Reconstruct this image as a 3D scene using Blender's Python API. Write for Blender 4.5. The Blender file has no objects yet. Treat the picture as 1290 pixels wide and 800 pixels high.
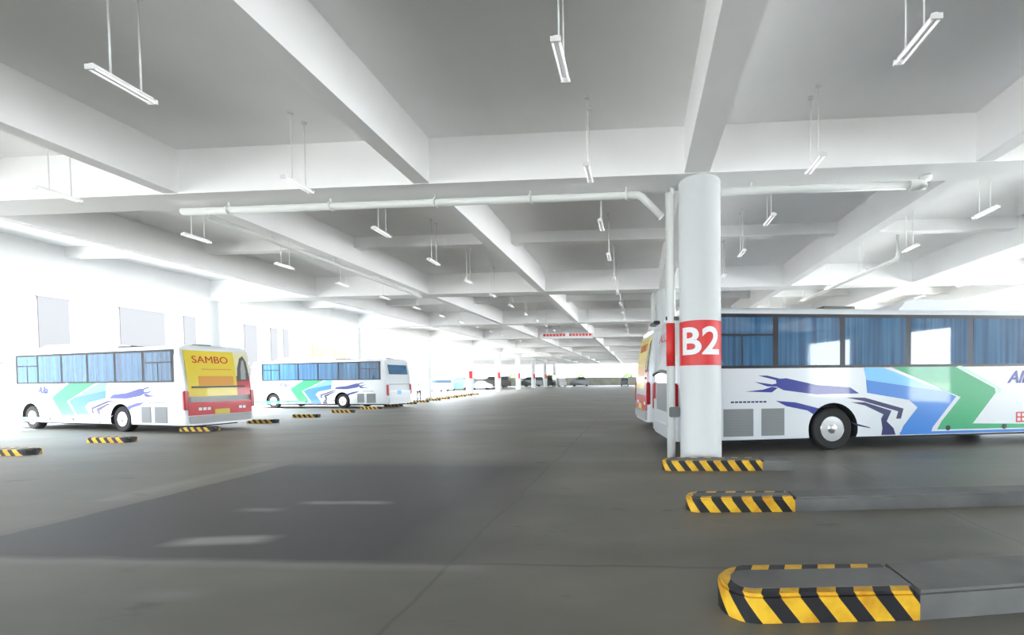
import bpy, bmesh, math, random
from mathutils import Vector, Matrix
random.seed(4)
PI = math.pi
R = math.radians
sc = bpy.context.scene
COL = sc.collection

# ------------------------------------------------------------------ camera, sky, sun, exposure
EYE = 1.88
F_PX, CX, CY, YAW, PITCH, ROLL = 508.448, 775.79, 488.975, 0.057, -0.023, 0.011
cam_d = bpy.data.cameras.new('camera')
cam_d.sensor_width = 36.0
cam_d.lens = F_PX / 1290 * 36.0
cam_d.shift_x = (645 - CX) / 1290
cam_d.shift_y = (CY - 400) / 1290
cam_d.clip_end = 1000
cam = bpy.data.objects.new('camera', cam_d)
COL.objects.link(cam)
cyw, syw = math.cos(YAW), math.sin(YAW)
cp, sp = math.cos(PITCH), math.sin(PITCH)
rightv = Vector((cyw, syw, 0))
fw0 = Vector((-syw, cyw, 0))
fwd = fw0 * cp + Vector((0, 0, sp))
upv = -fw0 * sp + Vector((0, 0, cp))
cr, sr = math.cos(ROLL), math.sin(ROLL)
r2 = rightv * cr - upv * sr
u2 = rightv * sr + upv * cr
M = Matrix.Identity(4)
for i in range(3):
    M[i][0], M[i][1], M[i][2] = r2[i], u2[i], -fwd[i]
M[2][3] = EYE
cam.matrix_world = M
sc.camera = cam

sc.view_settings.view_transform = 'Standard'
sc.view_settings.look = 'None'
sc.view_settings.gamma = 1
sc.view_settings.use_curve_mapping = False
sc.view_settings.exposure = 2.12
sc.cycles.max_bounces = 9
sc.cycles.diffuse_bounces = 6
sc.cycles.glossy_bounces = 3
sc.cycles.use_denoising = True
sc.cycles.sample_clamp_indirect = 8

world = bpy.data.worlds.new('sky')
sc.world = world
world.use_nodes = True
wn = world.node_tree.nodes
bg = wn['Background']
bg.inputs[0].default_value = (0.84, 0.93, 1.0, 1)
bg.inputs[1].default_value = 2.7

sun_d = bpy.data.lights.new('sun', 'SUN')
sun_d.energy = 7.0
sun_d.angle = R(1.0)
sun_d.color = (1, 0.97, 0.92)
sun = bpy.data.objects.new('sun', sun_d)
COL.objects.link(sun)
sun.rotation_euler = Vector((-0.32, 0.12, -0.95)).to_track_quat('-Z', 'Y').to_euler()

# ------------------------------------------------------------------ materials
def mat(name, color, rough=0.6, metal=0.0, emit=None, estr=0.0, coat=0.0, spec=0.5):
    m = bpy.data.materials.new(name)
    m.use_nodes = True
    b = m.node_tree.nodes['Principled BSDF']
    b.inputs['Base Color'].default_value = (*color, 1)
    b.inputs['Roughness'].default_value = rough
    b.inputs['Metallic'].default_value = metal
    b.inputs['Specular IOR Level'].default_value = spec
    if coat:
        b.inputs['Coat Weight'].default_value = coat
        b.inputs['Coat Roughness'].default_value = 0.04
    if emit:
        b.inputs['Emission Color'].default_value = (*emit, 1)
        b.inputs['Emission Strength'].default_value = estr
    return m

def noise_mix(m, ca, cb, scale=1.0, lo=0.35, hi=0.65, stretch=(1, 1, 1), detail=6, bump=0.0):
    nt = m.node_tree; N = nt.nodes; L = nt.links
    b = N['Principled BSDF']
    tc = N.new('ShaderNodeTexCoord'); mp = N.new('ShaderNodeMapping')
    mp.inputs['Scale'].default_value = stretch
    nz = N.new('ShaderNodeTexNoise'); nz.inputs['Scale'].default_value = scale
    nz.inputs['Detail'].default_value = detail
    cr_ = N.new('ShaderNodeValToRGB')
    cr_.color_ramp.elements[0].position = lo; cr_.color_ramp.elements[0].color = (*ca, 1)
    cr_.color_ramp.elements[1].position = hi; cr_.color_ramp.elements[1].color = (*cb, 1)
    L.new(tc.outputs['Object'], mp.inputs[0]); L.new(mp.outputs[0], nz.inputs['Vector'])
    L.new(nz.outputs['Fac'], cr_.inputs[0]); L.new(cr_.outputs[0], b.inputs['Base Color'])
    if bump:
        bp = N.new('ShaderNodeBump'); bp.inputs['Strength'].default_value = bump
        bp.inputs['Distance'].default_value = 0.02
        L.new(nz.outputs['Fac'], bp.inputs['Height']); L.new(bp.outputs[0], b.inputs['Normal'])
    return cr_.outputs[0], nz, b

M_ceil = mat('white_painted_concrete', (0.80, 0.80, 0.79), 0.75)
noise_mix(M_ceil, (0.88, 0.88, 0.88), (0.92, 0.92, 0.92), 0.6)
M_col = mat('white_column_paint', (0.78, 0.80, 0.80), 0.5)
noise_mix(M_col, (0.63, 0.65, 0.65), (0.69, 0.71, 0.71), 0.8, stretch=(1, 1, 0.3))
M_wall = mat('white_wall_paint', (0.78, 0.78, 0.77), 0.7)
noise_mix(M_wall, (0.74, 0.74, 0.73), (0.8, 0.8, 0.79), 0.4)
M_para = mat('parapet_concrete', (0.25, 0.26, 0.22), 0.9)
noise_mix(M_para, (0.20, 0.21, 0.17), (0.3, 0.3, 0.26), 0.5)

def floor_material():
    m = mat('worn_concrete_floor', (0.13, 0.13, 0.125), 0.5)
    nt = m.node_tree; N = nt.nodes; L = nt.links
    b = N['Principled BSDF']
    base, nz, _ = noise_mix(m, (0.115, 0.109, 0.092), (0.225, 0.215, 0.186), 0.5, 0.32, 0.68, (0.45, 1.0, 1), 9)
    def math_(op, a, bb=None, clamp=False):
        n = N.new('ShaderNodeMath'); n.operation = op; n.use_clamp = clamp
        for i, v in enumerate((a, bb)):
            if v is None: continue
            if isinstance(v, (int, float)): n.inputs[i].default_value = v
            else: L.new(v, n.inputs[i])
        return n.outputs[0]
    tc = N.new('ShaderNodeTexCoord')
    sx = N.new('ShaderNodeSeparateXYZ')
    L.new(tc.outputs['Object'], sx.inputs[0])
    wob = N.new('ShaderNodeTexNoise'); wob.inputs['Scale'].default_value = 1.3
    L.new(tc.outputs['Object'], wob.inputs['Vector'])
    wv = math_('MULTIPLY', math_('SUBTRACT', wob.outputs['Fac'], 0.5), 0.25)
    X = sx.outputs[0]; Y = sx.outputs[1]
    def step(v, edge, width):     # 0 below the edge, 1 above
        return math_('MULTIPLY', math_('SUBTRACT', v, edge - width / 2), 1.0 / width, None) if False else \
            math_('MULTIPLY', math_('SUBTRACT', v, edge - width / 2), 1.0 / width, True)
    Xw = math_('ADD', X, wv); Yw = math_('ADD', Y, math_('MULTIPLY', wv, 0.4))
    # the darker damp slab: x from -8.2 to about -1.9, y from 4 to 9
    e1 = step(Xw, -8.0, 0.15)
    e2 = math_('SUBTRACT', 1.0, step(Xw, -2.1, 1.6))
    e3 = step(Yw, 4.0, 0.12)
    e4 = math_('SUBTRACT', 1.0, step(Yw, 8.85, 0.7))
    msk = math_('MULTIPLY', math_('MULTIPLY', e1, e2), math_('MULTIPLY', e3, e4))
    mx = N.new('ShaderNodeMix'); mx.data_type = 'RGBA'
    mx.inputs[7].default_value = (0.042, 0.040, 0.044, 1)
    L.new(math_('MULTIPLY', msk, 0.92), mx.inputs[0]); L.new(base, mx.inputs[6])
    # slab joints
    def joint(v, off, period, w):
        a = math_('MODULO', math_('ADD', v, 1000 * period - off + period / 2), period)
        d = math_('ABSOLUTE', math_('SUBTRACT', a, period / 2))
        return math_('SUBTRACT', 1.0, math_('MULTIPLY', d, 1.0 / w, True))
    jj = math_('MAXIMUM', joint(Xw, -1.95, 6.2, 0.035), joint(Yw, 4.0, 5.0, 0.035))
    mx2 = N.new('ShaderNodeMix'); mx2.data_type = 'RGBA'
    mx2.inputs[7].default_value = (0.07, 0.07, 0.065, 1)
    L.new(math_('MULTIPLY', jj, 0.55), mx2.inputs[0]); L.new(mx.outputs[2], mx2.inputs[6])
    # pale worn repair strips along the joints; puddle reflections painted pale in the dark slab
    def patch(x0, x1, y0, y1, slope=0.0, soft=0.12):
        yy = math_('SUBTRACT', Yw, math_('MULTIPLY', Xw, slope))
        a = math_('MULTIPLY', step(Xw, x0, soft * 3), math_('SUBTRACT', 1.0, step(Xw, x1, soft * 3)))
        c = math_('MULTIPLY', step(yy, y0, soft), math_('SUBTRACT', 1.0, step(yy, y1, soft)))
        return math_('MULTIPLY', a, c)
    ps = patch(-5.5, -4.45, 4.98, 5.22, 0.12)
    ps = math_('MAXIMUM', ps, math_('MULTIPLY', patch(-5.2, -3.9, 5.93, 6.05), 0.75))
    ps = math_('MAXIMUM', ps, math_('MULTIPLY', patch(-5.9, -5.3, 5.55, 5.7), 0.5))
    ps = math_('MAXIMUM', ps, math_('MULTIPLY', patch(-12.0, -1.6, 3.86, 3.97), 0.35))
    ps = math_('MAXIMUM', ps, math_('MULTIPLY', patch(-8.75, -8.5, 6.0, 8.9), 0.45))
    ps = math_('MAXIMUM', ps, math_('MULTIPLY', patch(-4.4, -3.9, 3.25, 3.4), 0.3))
    ps = math_('MAXIMUM', ps, math_('MULTIPLY', patch(4.2, 4.36, 4.0, 7.4), 0.3))
    mx3 = N.new('ShaderNodeMix'); mx3.data_type = 'RGBA'
    mx3.inputs[7].default_value = (0.30, 0.30, 0.29, 1)
    L.new(ps, mx3.inputs[0]); L.new(mx2.outputs[2], mx3.inputs[6])
    # small oil stains
    vz = N.new('ShaderNodeTexNoise'); vz.inputs['Scale'].default_value = 1.7; vz.inputs['Detail'].default_value = 3
    mpp = N.new('ShaderNodeMapping'); mpp.inputs['Scale'].default_value = (0.6, 1.6, 1)
    L.new(tc.outputs['Object'], mpp.inputs[0]); L.new(mpp.outputs[0], vz.inputs['Vector'])
    oil = math_('MULTIPLY', math_('SUBTRACT', vz.outputs['Fac'], 0.66), 9.0, True)
    mx4 = N.new('ShaderNodeMix'); mx4.data_type = 'RGBA'
    mx4.inputs[7].default_value = (0.045, 0.045, 0.043, 1)
    L.new(math_('MULTIPLY', oil, 0.6), mx4.inputs[0]); L.new(mx3.outputs[2], mx4.inputs[6])
    L.new(mx4.outputs[2], b.inputs['Base Color'])
    rg = N.new('ShaderNodeMapRange')
    rg.inputs[3].default_value = 0.42; rg.inputs[4].default_value = 0.62
    L.new(nz.outputs['Fac'], rg.inputs[0]); L.new(rg.outputs[0], b.inputs['Roughness'])
    return m
M_floor = floor_material()
M_ground = mat('pale_yard_concrete', (0.6, 0.59, 0.57), 0.9)
noise_mix(M_ground, (0.45, 0.44, 0.42), (0.50, 0.49, 0.48), 0.3)
M_ground_bounce = mat('yard_bounce_white', (0.8, 0.8, 0.79), 0.9)  # whiter than the rest of the yard, to bounce more light in
noise_mix(M_ground_bounce, (0.78, 0.78, 0.77), (0.84, 0.84, 0.83), 0.3)
M_facade = mat('facade_paint', (0.15, 0.15, 0.15), 0.9)
noise_mix(M_facade, (0.145, 0.145, 0.145), (0.155, 0.155, 0.155), 0.3)

def stripe_material():
    m = mat('yellow_black_hazard_paint', (0.8, 0.5, 0.02), 0.45)
    nt = m.node_tree; N = nt.nodes; L = nt.links
    b = N['Principled BSDF']
    tc = N.new('ShaderNodeTexCoord'); sx = N.new('ShaderNodeSeparateXYZ')
    L.new(tc.outputs['Object'], sx.inputs[0])
    def math_(op, a, bb):
        n = N.new('ShaderNodeMath'); n.operation = op
        for i, v in enumerate((a, bb)):
            if isinstance(v, (int, float)): n.inputs[i].default_value = v
            else: L.new(v, n.inputs[i])
        return n.outputs[0]
    u = math_('ADD', sx.outputs[0], math_('MULTIPLY', sx.outputs[2], 0.75))
    u = math_('SUBTRACT', u, math_('MULTIPLY', sx.outputs[1], 0.45))
    a = math_('MODULO', math_('ADD', u, 50.0), 0.28)
    s = math_('GREATER_THAN', a, 0.145)
    nz = N.new('ShaderNodeTexNoise'); nz.inputs['Scale'].default_value = 5; nz.inputs['Detail'].default_value = 5
    L.new(tc.outputs['Object'], nz.inputs['Vector'])
    yc = N.new('ShaderNodeValToRGB')
    yc.color_ramp.elements[0].position = 0.35; yc.color_ramp.elements[0].color = (0.62, 0.30, 0.015, 1)
    yc.color_ramp.elements[1].position = 0.6; yc.color_ramp.elements[1].color = (0.86, 0.52, 0.03, 1)
    L.new(nz.outputs['Fac'], yc.inputs[0])
    mx = N.new('ShaderNodeMix'); mx.data_type = 'RGBA'
    mx.inputs[7].default_value = (0.018, 0.018, 0.022, 1)
    L.new(s, mx.inputs[0]); L.new(yc.outputs[0], mx.inputs[6])
    L.new(mx.outputs[2], b.inputs['Base Color'])
    return m
M_stripe = stripe_material()
M_kerb = mat('kerb_concrete', (0.16, 0.165, 0.17), 0.7)
noise_mix(M_kerb, (0.125, 0.125, 0.122), (0.18, 0.18, 0.175), 1.5)

M_body = mat('bus_white_paint', (0.72, 0.75, 0.78), 0.28, coat=0.6)
M_black = mat('black_trim', (0.015, 0.016, 0.02), 0.3)
M_under = mat('underbody_black', (0.02, 0.02, 0.022), 0.8)
M_blue = mat('livery_blue', (0.02, 0.19, 0.60), 0.3, coat=0.6)
M_lblue = mat('livery_light_blue', (0.16, 0.50, 0.85), 0.3, coat=0.6)
M_green = mat('livery_green', (0.012, 0.33, 0.13), 0.3, coat=0.6)
M_pgreen = mat('livery_pale_green', (0.5, 0.8, 0.6), 0.3, coat=0.6)
M_navy = mat('livery_navy', (0.008, 0.012, 0.10), 0.3, coat=0.6)
M_swoosh = mat('livery_royal_blue', (0.010, 0.025, 0.26), 0.3, coat=0.6)
M_grille = mat('grille_grey', (0.22, 0.23, 0.24), 0.5)
M_tyre = mat('tyre_rubber', (0.012, 0.012, 0.013), 0.75)
M_rim = mat('polished_rim', (0.75, 0.76, 0.78), 0.22, 1.0)
M_yel = mat('advert_yellow', (0.86, 0.66, 0.05), 0.35, coat=0.5)
M_pyel = mat('advert_pale_yellow', (0.86, 0.80, 0.45), 0.35, coat=0.5)
M_orange = mat('advert_orange', (0.80, 0.36, 0.05), 0.4)
M_red = mat('advert_red', (0.62, 0.03, 0.04), 0.35, coat=0.5)
M_lamp_red = mat('tail_lamp_red', (0.45, 0.01, 0.02), 0.15)
M_bump = mat('bumper_silver', (0.42, 0.42, 0.42), 0.4)
M_pipe = mat('white_pipe_paint', (0.76, 0.78, 0.76), 0.45)
M_band = mat('red_band_paint', (0.70, 0.035, 0.035), 0.45)
M_white = mat('sign_white', (0.85, 0.85, 0.85), 0.5)
M_metal = mat('lamp_white_enamel', (0.75, 0.75, 0.75), 0.4)
M_tube = mat('fluorescent_tube', (0.95, 0.95, 0.95), 0.3, emit=(1, 0.97, 1.0), estr=0.12)
M_dark = mat('dark_grey_box', (0.12, 0.13, 0.13), 0.6)
M_plate = mat('number_plate_yellow', (0.75, 0.6, 0.1), 0.5)

def glass_material(name, c0, c1):
    m = mat(name, c0, 0.04, spec=0.6)
    nt = m.node_tree; N = nt.nodes; L = nt.links
    b = N['Principled BSDF']
    b.inputs['Coat Weight'].default_value = 1.0
    b.inputs['Coat Roughness'].default_value = 0.01
    tc = N.new('ShaderNodeTexCoord'); mp = N.new('ShaderNodeMapping')
    mp.inputs['Scale'].default_value = (7, 0.3, 0.12)
    nz = N.new('ShaderNodeTexNoise'); nz.inputs['Scale'].default_value = 1.6; nz.inputs['Detail'].default_value = 3
    cr_ = N.new('ShaderNodeValToRGB')
    cr_.color_ramp.elements[0].position = 0.35; cr_.color_ramp.elements[0].color = (*c0, 1)
    cr_.color_ramp.elements[1].position = 0.65; cr_.color_ramp.elements[1].color = (*c1, 1)
    L.new(tc.outputs['Object'], mp.inputs[0]); L.new(mp.outputs[0], nz.inputs['Vector'])
    L.new(nz.outputs['Fac'], cr_.inputs[0]); L.new(cr_.outputs[0], b.inputs['Base Color'])
    return m
M_glass = glass_material('blue_glass_over_curtains', (0.012, 0.065, 0.16), (0.04, 0.17, 0.33))
M_shield = mat('windscreen_glass', (0.03, 0.05, 0.07), 0.04, coat=0.6)

# ------------------------------------------------------------------ mesh helpers
def link(name, me, parent=None):
    o = bpy.data.objects.new(name, me)
    COL.objects.link(o)
    if parent: o.parent = parent
    return o

def obj(name, bm, mats, parent=None, smooth=False):
    me = bpy.data.meshes.new(name)
    bmesh.ops.recalc_face_normals(bm, faces=bm.faces)
    if smooth:
        for f in bm.faces: f.smooth = True
    bm.to_mesh(me); bm.free()
    for m in (mats if isinstance(mats, (list, tuple)) else [mats]): me.materials.append(m)
    if smooth: 
        try: me.set_sharp_from_angle(angle=R(35))
        except Exception: pass
    return link(name, me, parent)

def tag(o, label=None, cat=None, group=None, kind=None):
    if label: o['label'] = label
    if cat: o['category'] = cat
    if group: o['group'] = group
    if kind: o['kind'] = kind
    return o

def thing(name, label, cat, loc=(0, 0, 0), rz=0, group=None):
    o = bpy.data.objects.new(name, None)
    COL.objects.link(o); o.empty_display_size = 0.2
    o.location = loc; o.rotation_euler = (0, 0, rz)
    return tag(o, label, cat, group)

def copy_tree(o, parent=None):
    c = o.copy(); COL.objects.link(c); c.parent = parent
    for ch in list(o.children): copy_tree(ch, c)
    return c

def add_box(bm, x0, x1, y0, y1, z0, z1, mi=0, bevel=0):
    t = bmesh.new()
    bmesh.ops.create_cube(t, size=1)
    for v in t.verts:
        v.co = Vector((x0 + (v.co.x + .5) * (x1 - x0), y0 + (v.co.y + .5) * (y1 - y0), z0 + (v.co.z + .5) * (z1 - z0)))
    if bevel: bmesh.ops.bevel(t, geom=t.edges[:], offset=bevel, segments=2, affect='EDGES')
    merge(bm, t, mi)

def merge(bm, t, mi=0, mtx=None):
    if mtx is not None: bmesh.ops.transform(t, matrix=mtx, verts=t.verts)
    vm = {}
    for v in t.verts: vm[v] = bm.verts.new(v.co)
    for f in t.faces:
        try:
            nf = bm.faces.new([vm[v] for v in f.verts]); nf.material_index = mi; nf.smooth = f.smooth
        except ValueError: pass
    t.free()

def add_tube(bm, pts, r, seg=12, mi=0, caps=True):
    rings = []
    pts = [Vector(p) for p in pts]
    for i, p in enumerate(pts):
        if i == 0: d = pts[1] - p
        elif i == len(pts) - 1: d = p - pts[-2]
        else: d = (pts[i + 1] - p).normalized() + (p - pts[i - 1]).normalized()
        d.normalize()
        ref = Vector((0, 0, 1)) if abs(d.z) < 0.95 else Vector((1, 0, 0))
        a = d.cross(ref).normalized(); b_ = d.cross(a).normalized()
        rr = r[i] if isinstance(r, (list, tuple)) else r
        rings.append([bm.verts.new(p + (a * math.cos(2 * PI * k / seg) + b_ * math.sin(2 * PI * k / seg)) * rr) for k in range(seg)])
    for i in range(len(rings) - 1):
        for k in range(seg):
            f = bm.faces.new((rings[i][k], rings[i][(k + 1) % seg], rings[i + 1][(k + 1) % seg], rings[i + 1][k]))
            f.material_index = mi; f.smooth = True
    if caps:
        for rg in (rings[0], rings[-1]):
            f = bm.faces.new(rg); f.material_index = mi

def add_lathe(bm, prof, axis='Z', seg=32, center=(0, 0, 0), mi=0):
    c = Vector(center); rings = []
    for (r, h) in prof:
        ring = []
        for k in range(seg):
            a = 2 * PI * k / seg
            if axis == 'Z': v = Vector((r * math.cos(a), r * math.sin(a), h))
            else: v = Vector((r * math.cos(a), h, r * math.sin(a)))
            ring.append(bm.verts.new(c + v))
        rings.append(ring)
    for i in range(len(rings) - 1):
        for k in range(seg):
            f = bm.faces.new((rings[i][k], rings[i][(k + 1) % seg], rings[i + 1][(k + 1) % seg], rings[i + 1][k]))
            f.material_index = mi; f.smooth = True
    for rg in (rings[0], rings[-1]):
        f = bm.faces.new(rg); f.material_index = mi

def add_prism(bm, poly, z0, z1, mi=0):
    lo = [bm.verts.new((x, y, z0)) for x, y in poly]
    hi = [bm.verts.new((x, y, z1)) for x, y in poly]
    n = len(poly)
    for k in range(n):
        bm.faces.new((lo[k], lo[(k + 1) % n], hi[(k + 1) % n], hi[k])).material_index = mi
    bm.faces.new(hi).material_index = mi
    bm.faces.new(lo[::-1]).material_index = mi

def box_obj(name, dims, m, parent=None, bevel=0):
    bm = bmesh.new(); add_box(bm, *dims, bevel=bevel)
    return obj(name, bm, m, parent)

def text_mesh(body, size, extrude=0.004, bold=0.02, shear=0.0, spacing=1.0):
    cu = bpy.data.curves.new('lettering', 'FONT')
    cu.body = body; cu.size = size; cu.extrude = extrude; cu.offset = bold * size; cu.shear = shear
    cu.space_character = spacing; cu.align_x = 'CENTER'; cu.align_y = 'CENTER'; cu.resolution_u = 4
    o = bpy.data.objects.new('lettering', cu); COL.objects.link(o)
    bpy.context.view_layer.update()
    me = bpy.data.meshes.new_from_object(o.evaluated_get(bpy.context.evaluated_depsgraph_get()))
    bpy.data.objects.remove(o); bpy.data.curves.remove(cu)
    return me

# ------------------------------------------------------------------ the building
XB = 1.2; DX = 6.03
Y1 = 8.92; PY = 11.25
H = 4.44 + EYE; HC = 5.443 + EYE; HS = 5.05 + EYE
YEND = Y1 + PY * 10 + 1.0
YBACK = -24.0
XL = XB - 4 * DX; XR = XB + 4 * DX

bm = bmesh.new(); add_box(bm, -25.5, 60, YBACK - 6, YEND + 2, -0.3, 0.0)
tag(obj('floor', bm, M_floor), kind='structure')
bm = bmesh.new()
add_box(bm, -160, -25.5, -100, 260, -0.35, -0.02)
add_box(bm, -25.5, 160, YEND + 2, 260, -0.35, -0.02)
add_box(bm, -25.5, 160, -100, YBACK - 6, -0.35, -0.02)
add_box(bm, 60, 160, YBACK - 6, YEND + 2, -0.35, -0.02)
tag(obj('floor_yard', bm, M_ground), kind='structure')
bm = bmesh.new(); add_box(bm, 26.2, 120, -60, 150, -0.2, 0.02)  # slab added on the right to bounce light into the hall
tag(obj('floor_bounce', bm, M_ground_bounce), kind='structure')
bm = bmesh.new(); add_box(bm, XL - 0.6, XR + 0.6, YBACK - 0.3, YEND, HC, HC + 0.35)
tag(obj('ceiling', bm, M_ceil), kind='structure')

def beam_profile_x(name, x, hw, zb):      # beam running along the aisle
    bm = bmesh.new(); add_box(bm, x - hw, x + hw, YBACK, YEND - 0.3, zb, HC + 0.01)
    tag(obj(name, bm, M_ceil), kind='structure')
for k in range(-4, 5):
    main = (k % 4 == 0)
    x = XB + k * DX + (0.1 if main else 0)
    beam_profile_x('ceiling_beam', x, 0.27 if main else 0.18, H)
for k in range(-2, 11):
    y = Y1 + k * PY
    bm = bmesh.new(); add_box(bm, XL - 0.5, XR + 0.5, y, y + 0.8, H - 0.012, HC + 0.012)
    tag(obj('ceiling_girder', bm, M_ceil), kind='structure')
    if k < 10:
        ys = y + 0.4 + PY / 2
        bm = bmesh.new(); add_box(bm, XL - 0.5, XR + 0.5, ys - 0.17, ys + 0.17, HS, HC + 0.008)
        tag(obj('ceiling_joist', bm, M_ceil), kind='structure')

# unseen back wall behind the camera, openings shaped to let light in
bm = bmesh.new()
ops = [(-22.5, -12.5), (-11.5, 0.5), (1.5, 9.0)]
x = -26.0
for a, b_ in ops:
    add_box(bm, x, a, YBACK - 0.7, YBACK - 0.35, 0, HC + 0.3); add_box(bm, a, b_, YBACK - 0.7, YBACK - 0.35, 5.9, HC + 0.3); x = b_
add_box(bm, x, 26.2, YBACK - 0.7, YBACK - 0.35, 0, HC + 0.3)
tag(obj('wall_back_unseen', bm, M_wall), kind='structure')
bm = bmesh.new(); y = YBACK - 0.7  # unseen wall added to block light, gaps set for the coach window reflections
for a, b_ in ((-14.5, -9.5), (-4.3, -1.3)):
    add_box(bm, XR + 0.7, XR + 1.0, y, a, 0, HC + 0.3); add_box(bm, XR + 0.7, XR + 1.0, a, b_, 5.1, HC + 0.3); y = b_
add_box(bm, XR + 0.7, XR + 1.0, y, 3.2, 0, HC + 0.3)
tag(obj('wall_right_blocker', bm, M_wall), kind='structure')
# low parapet at the far end
bm = bmesh.new(); add_box(bm, XL - 47, XR + 0.6, YEND - 0.25, YEND, 0, 2.45)
tag(obj('wall_far', bm, M_para), kind='structure')

# the hall widens to the left at its far end
bm = bmesh.new(); add_box(bm, XL - 47, -25.5, 74, YEND + 2, -0.3, 0.0)
tag(obj('floor_wing', bm, M_floor), kind='structure')
bm = bmesh.new(); add_box(bm, XL - 47, XL - 0.61, 74, YEND, HC, HC + 0.35)
tag(obj('ceiling_wing', bm, M_ceil), kind='structure')
for k in range(6, 11):
    bm = bmesh.new(); add_box(bm, XL - 47, XL - 0.51, Y1 + k * PY, Y1 + k * PY + 0.8, H, HC + 0.01)
    tag(obj('ceiling_girder', bm, M_ceil), kind='structure')
# columns
def wrap_label(me, r, ang0, zc, target, bmo, mi=0):
    t = bmesh.new(); t.from_mesh(me)
    bmesh.ops.triangulate(t, faces=t.faces)
    xs = [v.co.x for v in t.verts]
    lo, hi = min(xs), max(xs)
    n = 26
    for i in range(1, n):
        xx = lo + (hi - lo) * i / n
        bmesh.ops.bisect_plane(t, geom=t.verts[:] + t.edges[:] + t.faces[:], plane_co=(xx, 0, 0), plane_no=(1, 0, 0))
    s = target / (hi - lo)
    for v in t.verts:
        a = ang0 + (v.co.x - (lo + hi) / 2) * s / r
        rr = r + max(v.co.z, -0.001)
        v.co = Vector((rr * math.cos(a), rr * math.sin(a), zc + v.co.y))
    merge(bmo, t, mi)

def make_column(x, y, label, full_band, group):
    t = thing('column', label, 'column', (x, y, 0), 0, group)
    bm = bmesh.new()
    add_lathe(bm, [(0.47, 0), (0.47, H - 0.012)], seg=48)
    obj('shaft', bm, M_col, t, True)
    if not full_band and y < 50: return t
    bm = bmesh.new(); r = 0.474
    a0, a1 = (0, 2 * PI) if full_band else (R(-75), R(-12))
    n = 48 if full_band else 10
    lo = [bm.verts.new((r * math.cos(a0 + (a1 - a0) * i / n), r * math.sin(a0 + (a1 - a0) * i / n), 2.16)) for i in range(n + (0 if full_band else 1))]
    hi = [bm.verts.new((v.co.x, v.co.y, 3.15)) for v in lo]
    for i in range(n):
        j = (i + 1) % len(lo)
        bm.faces.new((lo[i], lo[j], hi[j], hi[i]))
    obj('number_band', bm, M_band, t, True)['label'] = 'red painted number band'
    return t
cB2 = make_column(1.42, 9.42, 'thick round white column in the foreground, red band lettered B2', True, None)
me = text_mesh('B2', 0.84, 0.0035, 0.022)
bm = bmesh.new()
face_dir = math.atan2(-9.42, -1.42)
wrap_label(me, 0.474, face_dir + 0.04, 2.665, 0.93, bm)
obj('number', bm, M_white, cB2)['label'] = 'white letters B2'
ordw = ['first', 'second', 'third', 'fourth', 'fifth', 'sixth', 'seventh', 'eighth', 'ninth', 'tenth', 'eleventh', 'twelfth', 'thirteenth', 'fourteenth', 'fifteenth']
for k in range(1, 10):
    make_column(1.42, 9.42 + PY * k, 'white round column %s behind the B2 column in its row' % ordw[k - 1], True, None)
for k in range(1, 10):
    desc = {1: 'white round column rising behind the yellow-backed bus', 2: 'white round column rising behind the roof of the second left bus',
            3: 'white round column just right of the left rank of parked buses'}.get(k, 'white round column, %s right of the left rank of buses' % ordw[k - 3])
    make_column(XL - 0.35, 9.42 + PY * k, desc, False, None)

# ------------------------------------------------------------------ buses
BW = 2.5
SIDE_POLYS = [  # livery on the flank: x from the rear end, z up
    ('blue', [(4.82, 1.45), (6.0, 1.25), (6.24, 1.05), (5.84, 0.58), (5.74, 0.36), (6.62, 0.36), (6.68, 0.53), (7.35, 1.32), (7.0, 1.46), (4.78, 1.9)], 1),
    ('lblue', [(4.72, 2.12), (5.20, 2.12), (7.0, 1.46), (4.80, 1.78)], 2),
    ('green', [(5.45, 2.12), (7.28, 2.12), (8.49, 1.52), (8.51, 1.40), (7.84, 0.60), (9.3, 0.56), (12.0, 0.56), (12.0, 0.44), (6.80, 0.46), (6.93, 0.68), (7.48, 1.30)], 3),
    ('strip', [(5.74, 0.42), (12.0, 0.42), (12.0, 0.35), (5.74, 0.35)], 1),
    ('navy1', [(4.24, 1.34), (4.76, 1.33), (5.84, 1.03), (5.77, 0.77), (5.63, 0.77), (5.69, 0.96), (5.38, 1.05), (4.69, 1.25)], 4),
    ('navy2', [(4.37, 1.22), (4.76, 1.21), (5.50, 0.98), (5.37, 0.71), (5.56, 0.53), (5.62, 0.36), (5.22, 0.36), (5.25, 0.53), (5.21, 0.78), (5.28, 0.89), (4.76, 1.13)], 4),
    ('thin', [(4.35, 0.72), (4.89, 0.57), (4.92, 0.54), (4.56, 0.61)], 4),
    ('sw1', [(2.36, 1.83), (2.64, 1.85), (3.45, 1.67), (4.35, 1.60), (4.6, 1.44), (3.45, 1.43), (2.57, 1.55), (2.40, 1.63)], 5),
    ('sw1b', [(1.56, 1.53), (2.02, 1.57), (2.27, 1.64), (2.42, 1.61), (2.26, 1.50)], 5),
    ('sw1c', [(1.80, 1.77), (2.27, 1.70), (2.44, 1.73), (2.39, 1.64), (2.14, 1.65)], 5),
    ('sw1d', [(1.9, 1.92), (2.14, 1.92), (2.51, 1.83), (2.42, 1.79)], 5),
    ('sw2', [(2.36, 1.29), (2.89, 1.24), (3.50, 1.08), (3.36, 0.93), (3.2, 1.03), (2.64, 1.15)], 5),
    ('halo', [(7.36, 2.12), (7.50, 2.12), (8.68, 1.50), (8.62, 1.38), (8.56, 1.45), (8.55, 1.54)], 6),
]
LIV = [M_body, M_blue, M_lblue, M_green, M_navy, M_swoosh, M_pgreen, M_under]

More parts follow.
